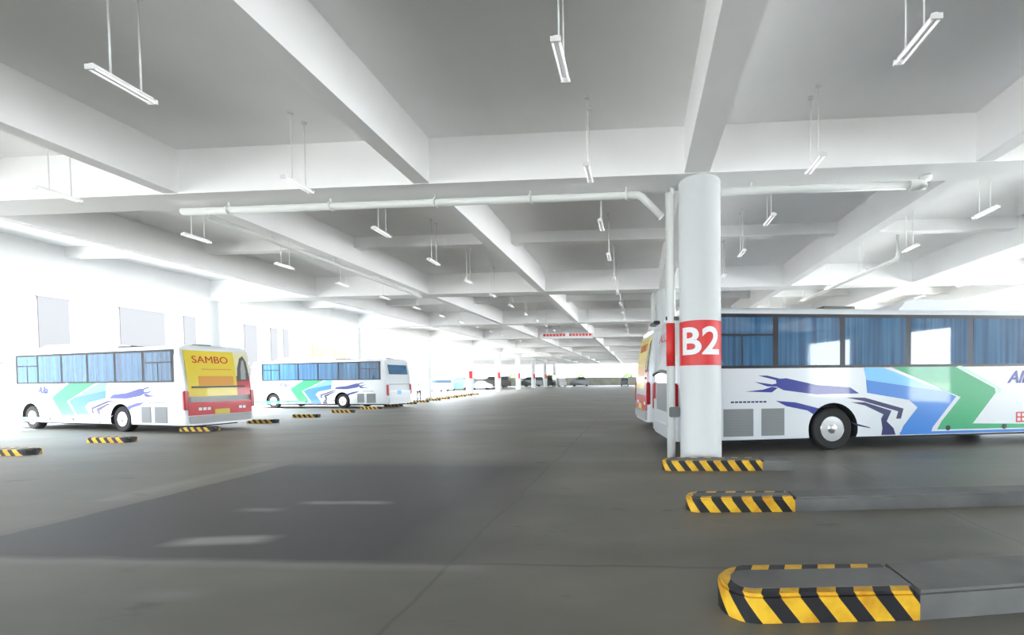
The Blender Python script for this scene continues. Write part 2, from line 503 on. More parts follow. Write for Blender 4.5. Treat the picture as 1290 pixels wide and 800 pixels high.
def bus_body_mesh(L, Ht, wheels):
    # cross-section half profile (half width, z), rounded shoulder and flat flank
    hw = BW / 2
    prof = [(hw - 0.18, 0.30), (hw - 0.02, 0.33), (hw, 0.42), (hw, 2.0), (hw, 2.6), (hw, 3.2), (hw - 0.03, Ht - 0.22),
            (hw - 0.12, Ht - 0.09), (hw - 0.3, Ht - 0.02), (0, Ht)]
    ring = [(a, z) for a, z in prof] + [(-a, z) for a, z in prof[:-1][::-1]]
    def st(x):     # rounding of the two ends: (y scale, roof pull, x shift by height)
        return x
    bm = bmesh.new(); rings = []
    stations = [0.0, 0.03, 0.10, 0.28, 3.0, 6.0, 9.0, L - 0.45, L - 0.18, L - 0.05, L]
    ysc = [0.93, 0.965, 0.99, 1.0, 1, 1, 1, 1.0, 0.975, 0.93, 0.87]
    for x, s in zip(stations, ysc):
        rg = []
        for (a, z) in ring:
            xx = x
            if x < 0.3:                       # tail leans in toward the roof
                lean = max(0, (z - 1.2)) ** 2 * 0.055
                xx = x + lean * (1 - x / 0.3)
                zz = z if z < Ht - 0.3 else Ht - 0.3 + (z - Ht + 0.3) * (0.55 + 0.45 * x / 0.3)
            elif x > L - 0.5:
                lean = max(0, (z - 1.3)) ** 2 * 0.13
                t = (x - L + 0.5) / 0.5
                xx = x - lean * t
                zz = z if z < Ht - 0.3 else Ht - 0.3 + (z - Ht + 0.3) * (1 - 0.45 * t)
            else: zz = z
            rg.append(bm.verts.new((xx, a * s, zz)))
        rings.append(rg)
    n = len(ring)
    for i in range(len(rings) - 1):
        for k in range(n):
            f = bm.faces.new((rings[i][k], rings[i][(k + 1) % n], rings[i + 1][(k + 1) % n], rings[i + 1][k]))
            f.smooth = True
    bm.faces.new(rings[0][::-1]); bm.faces.new(rings[-1])
    bmesh.ops.recalc_face_normals(bm, faces=bm.faces)
    me = bpy.data.meshes.new('bus_shell'); bm.to_mesh(me); bm.free()
    for m in LIV: me.materials.append(m)
    o = link('bus_shell', me)
    cut = bmesh.new()
    for wx in wheels:
        for s in (-1, 1):
            y0, y1_ = (-hw - 0.3, -hw + 0.42) if s < 0 else (hw - 0.42, hw + 0.3)
            add_lathe(cut, [(0.67, y0), (0.67, y1_)], axis='Y', seg=36, center=(wx, 0, 0.54))
    bmesh.ops.recalc_face_normals(cut, faces=cut.faces)
    cme = bpy.data.meshes.new('cut'); cut.to_mesh(cme); cut.free()
    cme.materials.append(M_under)
    co = link('cut', cme)
    md = o.modifiers.new('b', 'BOOLEAN'); md.object = co; md.operation = 'DIFFERENCE'; md.solver = 'EXACT'
    bpy.context.view_layer.update()
    res = bpy.data.meshes.new_from_object(o.evaluated_get(bpy.context.evaluated_depsgraph_get()))
    bpy.data.objects.remove(o); bpy.data.objects.remove(co)
    # livery: clip each polygon off the wheel arches, lay it a few mm proud of both flanks
    bm = bmesh.new(); bm.from_mesh(res)
    for f in bm.faces:
        c = f.calc_center_median()
        for wx in wheels:
            if math.hypot(c.x - wx, c.z - 0.54) < 0.70 and abs(c.y) < hw - 0.01 and c.z < 1.25: f.material_index = 7
    for j, (nm, poly, mi) in enumerate(SIDE_POLYS):
        for s in (-1, 1):
            y = s * (hw + 0.002 + 0.0006 * j)
            pts = [(min(px, L - 0.6), pz) for px, pz in poly]
            vs = [bm.verts.new((px, y, pz)) for px, pz in pts]
            f = bm.faces.new(vs if s < 0 else vs[::-1]); f.material_index = mi
    bm.to_mesh(res); bm.free()
    try: res.set_sharp_from_angle(angle=R(35))
    except Exception: pass
    return res

def wheel_parts(parent, wx, side):
    hw = BW / 2
    yo = side * (hw - 0.03); yi = side * (hw - 0.33)
    bm = bmesh.new()
    def P(r, t): return (r, yi + (yo - yi) * t)
    add_lathe(bm, [P(0.30, 0.0), P(0.50, 0.0), P(0.54, 0.12), P(0.545, 0.5), P(0.54, 0.88), P(0.50, 1.0), P(0.32, 0.98), P(0.31, 0.8)], axis='Y', seg=40, center=(wx, 0, 0.545))
    w = obj('wheel', bm, M_tyre, parent, True)
    bm = bmesh.new()
    def Q(r, d): return (r, side * (hw - d))
    add_lathe(bm, [Q(0.325, 0.04), Q(0.315, 0.03), Q(0.29, 0.10), Q(0.20, 0.15), Q(0.13, 0.14), Q(0.12, 0.04), Q(0.0801, 0.02), Q(0.01, 0.015)], axis='Y', seg=36, center=(wx, 0, 0.545))
    for k in range(10):
        a = 2 * PI * k / 10
        cx_, cz_ = wx + 0.165 * math.cos(a), 0.545 + 0.165 * math.sin(a)
        add_lathe(bm, [Q(0.018, 0.15), Q(0.018, 0.10), Q(0.004, 0.095)], axis='Y', seg=6, center=(cx_, 0, cz_))
    obj('rim', bm, M_rim, w, True)['label'] = 'polished metal rim'
    bm = bmesh.new()
    for k in range(10):
        a = 2 * PI * (k + 0.5) / 10
        add_lathe(bm, [Q(0.028, 0.128), Q(0.026, 0.110)], axis='Y', seg=10, center=(wx + 0.245 * math.cos(a), 0, 0.545 + 0.245 * math.sin(a)))
    obj('rim_hole', bm, M_black, w, True)['kind'] = 'stuff'

def panel(name, parent, x0, x1, z0, z1, side, off, m, th=0.02):
    hw = BW / 2
    y = side * (hw + off)
    bm = bmesh.new(); add_box(bm, x0, x1, min(y, y - side * th), max(y, y - side * th), z0, z1, bevel=min(0.006, th * 0.3))
    return obj(name, bm, m, parent)

def rear_panel(name, parent, y0, y1, z0, z1, m, x=-0.012, round_top=False, L=12, th=0.02, lean=True):
    bm = bmesh.new()
    n = 10
    for i in range(n):
        za, zb = z0 + (z1 - z0) * i / n, z0 + (z1 - z0) * (i + 1) / n
        xa = x + max(0, za - 1.2) ** 2 * 0.055; xb = x + max(0, zb - 1.2) ** 2 * 0.055
        q = []
        for (xx, zz) in ((xa, za), (xb, zb)):
            q.append([bm.verts.new((xx, y0, zz)), bm.verts.new((xx, y1, zz)), bm.verts.new((xx + th, y1, zz)), bm.verts.new((xx + th, y0, zz))])
        a, b_ = q
        for k in range(4):
            bm.faces.new((a[k], a[(k + 1) % 4], b_[(k + 1) % 4], b_[k]))
        if i == 0: bm.faces.new(a)
        if i == n - 1: bm.faces.new(b_)
    bmesh.ops.remove_doubles(bm, verts=bm.verts, dist=1e-5)
    return obj(name, bm, m, parent)

def rear_text(parent, body, yc, zc, size, m, name='lettering', shear=0, width=None):
    me = text_mesh(body, size, 0.003, 0.0, shear)
    bm = bmesh.new(); bm.from_mesh(me)
    xs = [v.co.x for v in bm.verts]; k = (width / (max(xs) - min(xs))) if width else 1
    for v in bm.verts:
        z = zc + v.co.y
        xx = -0.020 + max(0, z - 1.2) ** 2 * 0.055 - v.co.z
        v.co = Vector((xx, yc - v.co.x * k, z))
    return obj(name, bm, m, parent)

HT = 3.66
def make_bus(label, rear_style, L=12.6, name='bus', wrear=3.9, wfront=10.2):
    t = thing(name, label, 'bus')
    wheels = (wrear, wfront)
    o = link('body', bus_body_mesh(L, HT, wheels), t)
    for wx in wheels:
        for s in (-1, 1): wheel_parts(t, wx, s)
    bm = bmesh.new(); add_box(bm, 0.35, L - 0.6, -0.8, 0.8, 0.22, 0.5)
    for wx in wheels: add_tube(bm, [(wx, -0.95, 0.54), (wx, 0.95, 0.54)], 0.09)
    obj('chassis', bm, M_under, t)
    edges = [0.62, 2.36, 4.14, 5.96, 7.76, 9.5, 11.1]
    for s in (-1, 1):
        panel('window_band', t, 0.55, 11.2, 2.10, 3.45, s, 0.006, M_black)
        for i in range(len(edges) - 1):
            a, b_ = edges[i] + 0.07, edges[i + 1] - 0.07
            w = panel('window', t, a, b_, 2.17, 3.36, s, 0.012, M_glass, 0.012)
            bm = bmesh.new(); y = s * (BW / 2 + 0.012)
            if i in (0, 5):
                add_box(bm, a, b_, min(y, y + s * 0.006), max(y, y + s * 0.006), 2.90, 2.95)
                add_box(bm, (a + b_) / 2 - 0.02, (a + b_) / 2 + 0.02, min(y, y + s * 0.006), max(y, y + s * 0.006), 2.17, 2.90)
                obj('window_bar', bm, M_black, w)
            else: bm.free()
        y = s * BW / 2
        for x0, x1 in ((1.01, 1.78), (1.99, 2.59)):
            bm = bmesh.new()
            for i in range(9):
                z = 0.46 + i * 0.07
                add_box(bm, x0 + 0.02, x1 - 0.02, min(y, y + s * 0.014), max(y, y + s * 0.014), z, z + 0.045)
            add_box(bm, x0, x1, min(y - s * 0.01, y + s * 0.004), max(y - s * 0.01, y + s * 0.004), 0.42, 1.10)
            obj('engine_grille', bm, M_grille, t)
        for x in (7.12, 8.78):
            bm = bmesh.new()
            add_lathe(bm, [(0.07, s * BW / 2), (0.065, s * (BW / 2 + 0.012))], axis='Y', seg=16, center=(x, 0, 0.5))
            obj('flap_latch', bm, M_black, t)
        # small script word and red characters ahead of the livery
        for body, xc, zc, sz, m, sh in (('Alla', 9.22, 1.80, 0.46, M_swoosh, 0.35),):
            me = text_mesh(body, sz, 0.002, 0.02, sh)
            bm = bmesh.new(); bm.from_mesh(me)
            for v in bm.verts: v.co = Vector((xc + (-s) * v.co.x, s * (BW / 2 + 0.008) + s * v.co.z, zc + v.co.y))
            obj('lettering', bm, m, t)
        bm = bmesh.new(); y = s * (BW / 2 + 0.006)
        for x0, x1, z0, z1 in ((9.13, 9.45, 0.84, 0.88), (9.13, 9.45, 0.72, 0.76), (9.13, 9.45, 0.6, 0.64), (9.13, 9.17, 0.6, 0.88), (9.41, 9.45, 0.6, 0.88), (9.27, 9.31, 0.6, 0.88)):
            add_box(bm, x0, x1, min(y, y - s * 0.008), max(y, y - s * 0.008), z0, z1)
        obj('red_characters', bm, M_red, t)
        bm = bmesh.new()
        for i in range(9):
            add_box(bm, 1.2 + i * 0.105, 1.28 + i * 0.105, min(y, y - s * 0.008), max(y, y - s * 0.008), 1.25, 1.29)
        obj('small_lettering', bm, M_navy, t)
    # front end: windscreen, mirrors, lamps, plate
    bm = bmesh.new()
    for i in range(8):
        pass
    n = 10; prev = None
    for i in range(n + 1):
        z = 1.25 + (3.15 - 1.25) * i / n
        xx = L + 0.012 - max(0, z - 1.3) ** 2 * 0.13
        row = [bm.verts.new((xx, -1.08, z)), bm.verts.new((xx, 1.08, z)), bm.verts.new((xx - 0.03, 1.08, z)), bm.verts.new((xx - 0.03, -1.08, z))]
        if prev:
            for k in range(4): bm.faces.new((prev[k], prev[(k + 1) % 4], row[(k + 1) % 4], row[k]))
        else: bm.faces.new(row)
        prev = row
    bm.faces.new(prev)
    obj('windscreen', bm, M_shield, t)
    for s in (-1, 1):
        bm = bmesh.new()
        add_tube(bm, [(L - 0.45, s * 1.1, 3.1), (L + 0.05, s * 1.33, 3.12), (L + 0.30, s * 1.42, 2.95), (L + 0.32, s * 1.43, 2.6)], 0.025, 8)
        mr = obj('mirror_arm', bm, M_black, t)
        bm = bmesh.new(); add_box(bm, L + 0.24, L + 0.36, s * 1.43 - 0.13, s * 1.43 + 0.13, 2.2, 2.72, bevel=0.04)
        obj('mirror', bm, M_black, mr)
        bm = bmesh.new(); add_box(bm, L - 0.03, L + 0.015, s * 0.95 - 0.2, s * 0.95 + 0.1, 0.62, 0.86, bevel=0.02)
        obj('headlamp', bm, M_white, t)
    # roof air conditioner and vent
    bm = bmesh.new()
    poly = [(5.9, HT - 0.04), (6.1, HT + 0.18), (6.4, HT + 0.24), (9.4, HT + 0.24), (10.0, HT + 0.12), (10.2, HT - 0.04)]
    vs0 = [bm.verts.new((x, -1.0, z)) for x, z in poly]; vs1 = [bm.verts.new((x, 1.0, z)) for x, z in poly]
    m_ = len(poly)
    for k in range(m_): bm.faces.new((vs0[k], vs0[(k + 1) % m_], vs1[(k + 1) % m_], vs1[k]))
    bm.faces.new(vs0); bm.faces.new(vs1[::-1])
    obj('roof_air_conditioner', bm, M_body, t)
    bm = bmesh.new(); add_box(bm, 3.9, 4.8, -0.85, 0.85, HT - 0.04, HT + 0.07, bevel=0.02)
    obj('roof_hatch', bm, M_dark, t)
    bm = bmesh.new(); add_box(bm, 0.5, 0.85, 0.0, 0.5, HT - 0.08, HT + 0.05, bevel=0.02)
    obj('roof_hatch', bm, M_dark, t)
    # tail
    if rear_style == 'yellow':
        rear_panel('advert_panel', t, -0.62, 1.12, 1.50, 3.42, M_yel)['label'] = 'yellow advert panel'
        rear_panel('advert_panel', t, -1.14, -0.62, 2.2, 3.40, M_pyel, x=-0.010)['label'] = 'pale yellow advert edge'
        rear_panel('advert_panel', t, -1.14, -0.62, 1.50, 2.35, M_red, x=-0.014)['label'] = 'red advert corner'
        # two figures of the advert, kept as plain dark and pale shapes
        bm = bmesh.new()
        pts = [(0.62, 2.1), (0.7, 2.7), (0.84, 3.15), (0.98, 3.27), (1.08, 3.0), (1.12, 2.4), (1.08, 2.15)]
        vs = [bm.verts.new((-0.022 + max(0, z - 1.2) ** 2 * 0.055, -y, z)) for y, z in pts]
        vs2 = [bm.verts.new((v.co.x + 0.012, v.co.y, v.co.z)) for v in vs]
        bm.faces.new(vs); bm.faces.new(vs2[::-1])
        for k in range(len(vs)): bm.faces.new((vs[k], vs[(k + 1) % len(vs)], vs2[(k + 1) % len(vs)], vs2[k]))
        obj('advert_figure', bm, M_dark, t)
        bm = bmesh.new()
        pts = [(0.78, 2.2), (0.82, 2.7), (0.90, 3.05), (0.98, 3.08), (1.0, 2.7), (0.98, 2.2)]
        vs = [bm.verts.new((-0.030 + max(0, z - 1.2) ** 2 * 0.055, -y, z)) for y, z in pts]
        vs2 = [bm.verts.new((v.co.x + 0.008, v.co.y, v.co.z)) for v in vs]
        bm.faces.new(vs); bm.faces.new(vs2[::-1])
        for k in range(len(vs)): bm.faces.new((vs[k], vs[(k + 1) % len(vs)], vs2[(k + 1) % len(vs)], vs2[k]))
        obj('advert_figure', bm, M_bump, t)
        rear_text(t, 'SAMBO', 0.25, 3.03, 0.42, M_red, width=1.25)
        rear_panel('advert_line', t, -0.45, 0.6, 2.62, 2.66, M_orange, x=-0.020, th=0.008)
        rear_panel('advert_block', t, -0.5, 0.75, 1.95, 2.35, M_orange, x=-0.016, th=0.008)
        rear_panel('wiper_bar', t, -0.9, 1.0, 1.86, 1.93, M_black, x=-0.05, th=0.04)
        rear_panel('grille_panel', t, -1.0, 1.05, 1.27, 1.50, M_bump, x=-0.014)
        rp = rear_panel('lower_panel', t, -1.14, 1.14, 0.72, 1.27, M_red, x=-0.02); rp['label'] = 'red lower tail panel'
        for grp in ((0.45, 0.6, 0.75), (-0.85, -0.7)):
            bm = bmesh.new()
            for y0 in grp: add_box(bm, -0.03, -0.02, y0 - 0.05, y0 + 0.06, 0.92, 1.04)
            obj('faded_characters', bm, M_white, rp)
        box_obj('bumper', (-0.06, 0.1, -1.12, 1.12, 0.38, 0.70), M_bump, t, 0.03)
    else:
        rear_panel('lower_panel', t, -1.14, 1.14, 0.72, 1.27, M_body, x=-0.014)
        box_obj('bumper', (-0.05, 0.1, -1.14, 1.14, 0.36, 0.70), M_body, t, 0.03)
        if rear_style == 'script':
            rear_text(t, 'ALLA', 0.45, 3.02, 0.36, M_red, width=1.2)
            bm = bmesh.new()
            pr = []
            for i in range(9):
                y = -1.0 + i * 0.25; z = 1.98 + 0.10 * math.sin(PI * i / 8)
                pr.append((-0.05, y, z))
            add_tube(bm, pr, 0.04, 8)
            obj('wiper_bar', bm, M_black, t)
            rear_panel('grille_panel', t, -0.7, 0.7, 1.0, 1.75, M_grille, x=-0.020)
            bm = bmesh.new()
            add_box(bm, -0.12, 0.06, 0.5, 1.14, HT - 0.24, HT - 0.14, bevel=0.02)
            obj('rear_spoiler', bm, M_black, t)
        else:
            rear_panel('rear_window', t, -0.95, 0.95, 2.5, 3.2, M_glass, x=-0.014)
            rear_panel('seam', t, -1.05, 1.05, 1.74, 1.78, M_grille, x=-0.014)
            bm = bmesh.new(); add_box(bm, -0.03, 0.0, -0.1, 0.25, 1.0, 1.3)
            obj('rear_badge', bm, M_lblue, t)
    for s in (-1, 1):
        bm = bmesh.new(); add_box(bm, -0.035, 0.10, s * 1.19 - 0.085, s * 1.19 + 0.085, 0.95, 1.75, bevel=0.03)
        if rear_style != 'script' or s < 0: obj('tail_lamp', bm, M_lamp_red, t)
        else: obj('tail_lamp', bm, M_lamp_red, t)
    if rear_style == 'yellow': box_obj('number_plate', (-0.055, -0.03, -0.27, 0.27, 0.74, 0.94), M_plate, t)
    return t

busR = make_bus('large white coach with blue and green chevrons, directly behind the B2 column', 'script')
busA = make_bus('white coach nearest on the left, its tail a yellow and red advert', 'yellow')
busC = make_bus('white coach farther left, behind the yellow-tailed one, with a blue rear window', 'plain')
def place(b, wx, wy, ang, scale, wrear=3.9):
    """put the camera-side rear wheel on the floor point (wx, wy)"""
    b.scale = (scale,) * 3
    b.rotation_euler = (0, 0, ang)
    s = -1 if math.cos(ang) > 0 else 1
    loc = Matrix.Rotation(ang, 3, 'Z') @ Vector((wrear * scale, s * BW / 2 * scale, 0))
    b.location = (wx - loc.x, wy - loc.y, 0)
REAR = ('advert', 'wiper', 'grille_panel', 'lower_panel', 'bumper', 'rear_', 'tail_lamp', 'number_plate', 'lettering', 'seam')
for ch in busR.children_recursive:      # this coach has a longer tail overhang
    if ch.type != 'MESH': continue
    for v in ch.data.vertices:
        if v.co.x < 0.34: v.co.x -= 0.22
place(busR, 4.92, 10.52, R(9.5), 1.0)
place(busA, -20.4, 14.75, R(180 - 11), 0.92)
place(busC, -20.9, 27.3, R(180 - 8), 0.95)
busS = copy_tree(busA)
busS['label'] = 'coach with yellow and red tail parked beyond the B2 column coach'
place(busS, 4.15, 15.0, R(10), 1.0)

# ------------------------------------------------------------------ kerb islands
def make_kerb(label, x, y, direction, ang, length, nose=1.5, width=0.55, h=0.2, group=None, flat=None):
    """rounded striped nose at (x, y) pointing to the aisle, concrete body running away into the bays"""
    t = thing('kerb_island', label, 'kerb', (x, y, 0), 0, group)
    d = direction
    def outline(x0, x1, cap):
        pts = []
        r = width / 2
        if cap:
            for k in range(13):
                a = PI / 2 + PI * k / 12
                pts.append((r + r * math.cos(a) * 1.0, r * math.sin(a)))
        else: pts += [(x0, r), (x0, -r)]
        pts += [(x1, -r), (x1, r)]
        res = []
        for (px, py) in pts:
            bend = max(0, px - 0.9)
            res.append((d * px, py + bend * math.tan(ang)))
        return res if d > 0 else res[::-1]
    def build(nm, pts, m):
        bm = bmesh.new(); add_prism(bm, pts, 0.0, h)
        top = [e for e in bm.edges if all(abs(v.co.z - h) < 1e-5 for v in e.verts)]
        bmesh.ops.bevel(bm, geom=top, offset=0.025, segments=2, affect='EDGES')
        return obj(nm, bm, m, t)
    build('striped_nose', outline(0, nose, True), M_stripe)
    bm = bmesh.new()
    pts = outline(0.28, nose - 0.1, False)
    if length > nose:
        build('kerb_body', outline(nose, length, False), M_kerb)
    # unpainted concrete top of the nose, inside the painted rim
    r = width / 2 - 0.1; pp = []
    for k in range(9):
        a = PI / 2 + PI * k / 8
        pp.append((width / 2 + r * math.cos(a), r * math.sin(a)))
    pp += [(nose, -r), (nose, r)]
    pp = [(d * px, py + max(0, px - 0.9) * math.tan(ang)) for px, py in pp]
    if d < 0: pp = pp[::-1]
    bm2 = bmesh.new(); add_prism(bm2, pp, h - 0.01, h + 0.004)
    obj('concrete_top', bm2, M_kerb, t)
    return t
make_kerb('yellow and black striped kerb island nearest the camera at lower right', 0.64, 3.34, 1, R(9), 14, width=0.5, h=0.22)
make_kerb('striped kerb island second from the camera, right of the aisle', 0.66, 5.83, 1, R(6), 14, width=0.36)
make_kerb('striped kerb island at the foot of the B2 column', 0.47, 8.39, 1, R(2), 2.6, nose=2.0, width=0.42)
ys = [10.0, 12.2, 15.0, 17.9, 20.6, 23.7, 26.6, 29.4, 32.0, 34.7, 37.6, 40.5, 43.3, 46.2, 49, 52]
xs = [-16.7, -16.8, -17.0, -17.2, -17.4, -17.7, -17.9, -18.1, -18.5, -18.9, -19.3, -19.8, -20.2, -20.6, -21, -21.4]
for i, (x, y) in enumerate(zip(xs, ys)):
    nm = (ordw + ['sixteenth'])[i]
    make_kerb('yellow and black kerb end on the left of the aisle, %s from the camera' % nm, x + 0.35, y, -1, R(0), 1.35, nose=1.35, width=0.42, h=0.17, group=None)

# ------------------------------------------------------------------ pipes at the B2 column
def pipe_set(y0, label_h, label_v, full):
    yp = y0 + 0.15
    zp = 4.24 + EYE
    if full:
        t = thing('drain_pipe', label_h, 'pipe', (0, yp, 0))
        bm = bmesh.new()
        add_tube(bm, [(-11.2, 0, zp), (0.02, 0, zp), (0.12, 0, zp - 0.05), (0.56, 0.0, zp - 0.52)], 0.085, 14)
        obj('run', bm, M_pipe, t)
        for x in (-10.0, -7.4, -4.8, -2.5, -0.25):
            bm = bmesh.new(); add_lathe(bm, [(0.105, -0.03), (0.105, 0.03)], seg=14)
            bmesh.ops.rotate(bm, verts=bm.verts, cent=(0, 0, 0), matrix=Matrix.Rotation(PI / 2, 3, 'Y'))
            bmesh.ops.translate(bm, verts=bm.verts, vec=(x, 0, zp))
            add_tube(bm, [(x, 0, zp), (x, 0, H)], 0.02, 6)
            obj('hanger', bm, M_pipe, t)
        t2 = thing('drain_pipe', 'white horizontal pipe running right from the B2 column under the girder', 'pipe', (0, yp, 0))
        bm = bmesh.new()
        add_tube(bm, [(1.92, 0, zp), (6.1, 0, zp)], 0.085, 14)
        obj('run', bm, M_pipe, t2)
        bm = bmesh.new(); add_tube(bm, [(6.05, 0, zp), (6.35, 0, zp), (6.4, 0.0, zp + 0.12), (6.4, 0, H - 0.02)], 0.12, 14)
        obj('elbow', bm, M_pipe, t2)
        for x in (2.6, 4.4):
            bm = bmesh.new(); add_tube(bm, [(x, 0, zp), (x, 0, H)], 0.02, 6); obj('hanger', bm, M_pipe, t2)
    t = thing('down_pipe', label_v, 'pipe', (0.745, yp, 0))
    bm = bmesh.new()
    add_tube(bm, [(0, 0, 0), (0, 0, zp + 0.0), (0.02, 0, zp + 0.06), (0.10, 0, zp + 0.08)], 0.098, 16)
    obj('run', bm, M_pipe, t)
    bm = bmesh.new(); add_lathe(bm, [(0.102, 2.16), (0.102, 3.15)], seg=20); obj('red_band', bm, M_band, t)['label'] = 'red painted band'
    bm = bmesh.new(); add_box(bm, -0.05, 0.195, -0.12, 0.12, 0.98, 1.22, bevel=0.02); obj('clamp_box', bm, M_dark, t)
    bm = bmesh.new(); add_box(bm, -0.11, 0.195, -0.06, 0.06, 3.22, 3.3); obj('bracket', bm, M_black, t)
pipe_set(9.3, 'long white horizontal pipe under the girder, bending down at the B2 column', 'white vertical pipe with a red band beside the B2 column', True)
pipe_set(9.3 + PY, '', 'white vertical pipe beside the column behind B2', False)

# thin pipe on the right bay ceiling
t = thing('drain_pipe', 'thin white ceiling pipe high above the right-hand coach, elbowed down', 'pipe', (0, 0, 0))
bm = bmesh.new(); add_tube(bm, [(9.6, 15.6, 5.44 + EYE), (9.6, 15.6, 4.4 + EYE), (9.55, 15.7, 4.3 + EYE), (9.3, 24.0, 4.3 + EYE)], 0.07, 12)
obj('run', bm, M_pipe, t)
t = thing('drain_pipe', 'white pipe under the left ceiling running away from the camera', 'pipe', (0, 0, 0))
bm = bmesh.new(); add_tube(bm, [(-10.9, 9.75, 4.24 + EYE), (-10.9, 19.8, 4.24 + EYE)], 0.07, 12)
obj('run', bm, M_pipe, t)
for y in (11.5, 14, 16.5, 19):
    bm = bmesh.new(); add_tube(bm, [(-10.9, y, 4.24 + EYE), (-10.9, y, H)], 0.02, 6); obj('hanger', bm, M_pipe, t)

# ------------------------------------------------------------------ hanging lamps
def make_lamp():
    t = thing('hanging_lamp', '', 'lamp')
    zl = 0.0
    bm = bmesh.new(); add_box(bm, -0.028, 0.028, -0.33, 0.33, 0.035, 0.075, bevel=0.008)
    h_ = obj('housing', bm, M_metal, t)
    for s in (-1, 1):
        bm = bmesh.new(); add_tube(bm, [(s * 0.045, -0.33, 0.0), (s * 0.045, 0.33, 0.0)], 0.015, 10)
        obj('tube', bm, M_tube, t)
    for y in (-0.335, 0.335):
        bm = bmesh.new(); add_box(bm, -0.064, 0.064, y - 0.01, y + 0.01, -0.018, 0.045); obj('lamp_holder', bm, M_metal, t)
    for y in (-0.13, 0.2):
        bm = bmesh.new(); add_tube(bm, [(0, y, 0.08), (0, y, HC - 4.04 - EYE)], 0.011, 8)
        add_lathe(bm, [(0.05, HC - 4.04 - EYE - 0.03), (0.05, HC - 4.04 - EYE)], seg=12, center=(0, y, 0))
        obj('rod', bm, M_metal, t)
    return t
lamp0 = make_lamp()
first = True
lx = [(-12.3, 'leftmost bay'), (-6.95, 'second bay from the left'), (-0.95, 'bay left of B2 column'), (3.4, 'bay right of B2 column'), (8.7, 'second bay right of B2'), (14.6, 'third bay right of B2')]
ly = [5.19, 8.0] + [10.7 + 2.8 * i for i in range(12)]
girders = [(Y1 + k * PY - 0.5, Y1 + k * PY + 1.3) for k in range(0, 11)]
for i, (x, bay) in enumerate(lx):
    for j, y in enumerate(ly):
        if any(a < y < b_ for a, b_ in girders[1:]): y += 1.2
        o = lamp0 if first else copy_tree(lamp0)
        first = False
        o.location = (x, y, 4.04 + EYE)
        o['label'] = 'white batten lamp hanging %s from the camera in the %s' % (ordw[j], bay)
        o['group'] = 'hanging batten lamps'

# ------------------------------------------------------------------ red and white hanging sign over the aisle
t = thing('hanging_sign', 'wide white sign with red lettering hanging over the aisle', 'sign', (-5.5, 31.2, 0))
bm = bmesh.new(); add_box(bm, -2.0, 2.0, -0.04, 0.04, 5.05, 5.45); obj('board', bm, M_white, t)
bm = bmesh.new()
for i in range(15):
    if i == 7: continue
    x0 = -1.9 + i * 0.255
    add_box(bm, x0, x0 + 0.2, -0.055, -0.04, 5.24, 5.42); 
obj('sign_characters', bm, M_red, t)
for x in (-1.6, 1.6):
    bm = bmesh.new(); add_tube(bm, [(x, 0, 5.45), (x, 0, HC)], 0.02, 6); obj('rod', bm, M_metal, t)

# ------------------------------------------------------------------ yard beyond the left side: white building with tall grey windows
t = thing('neighbour_building', 'white building with tall pale grey windows beyond the open left side', 'building', (-38, 0, 0))
bm = bmesh.new(); add_box(bm, -8, 0, -10, 70, 0, 16); obj('wall', bm, M_facade, t)
M_pane = mat('pale_window_glass', (0.074, 0.074, 0.078), 0.8, spec=0.2)
s_ = 38 / 30.0
for a, b_ in ((18.6, 19.7), (21.8, 24.0), (25.1, 26.5), (29.2, 30.2), (31.4, 32.0), (32.6, 33.1)):
    bm = bmesh.new(); add_box(bm, -0.05, 0.06, a * s_, b_ * s_, 2.2, 7.6)
    w = obj('window', bm, M_pane, t)
    bm = bmesh.new(); add_box(bm, 0.0, 0.07, a * s_ - 0.1, b_ * s_ + 0.1, 7.55, 7.65); obj('lintel', bm, M_facade, w)
for y0, y1_, z0, z1 in ((35.6, 37.2, 4.9, 6.3), (38.2, 39.9, 4.6, 5.9)):
    box_obj('fascia_sign', (0.0, 0.1, y0 * s_, y1_ * s_, z0, z1), M_orange, t)['label'] = 'orange sign'
t = thing('lamp_post', 'slim grey lamp post standing in the yard on the left', 'lamp post', (-29.5, 20.2, 0))
bm = bmesh.new(); add_tube(bm, [(0, 0, 0), (0, 0, 6.3)], [0.09, 0.06], 10); obj('pole', bm, M_bump, t)
bm = bmesh.new(); add_box(bm, -0.1, 0.1, -0.1, 0.5, 6.25, 6.4, bevel=0.03); obj('lamp_head', bm, M_bump, t)

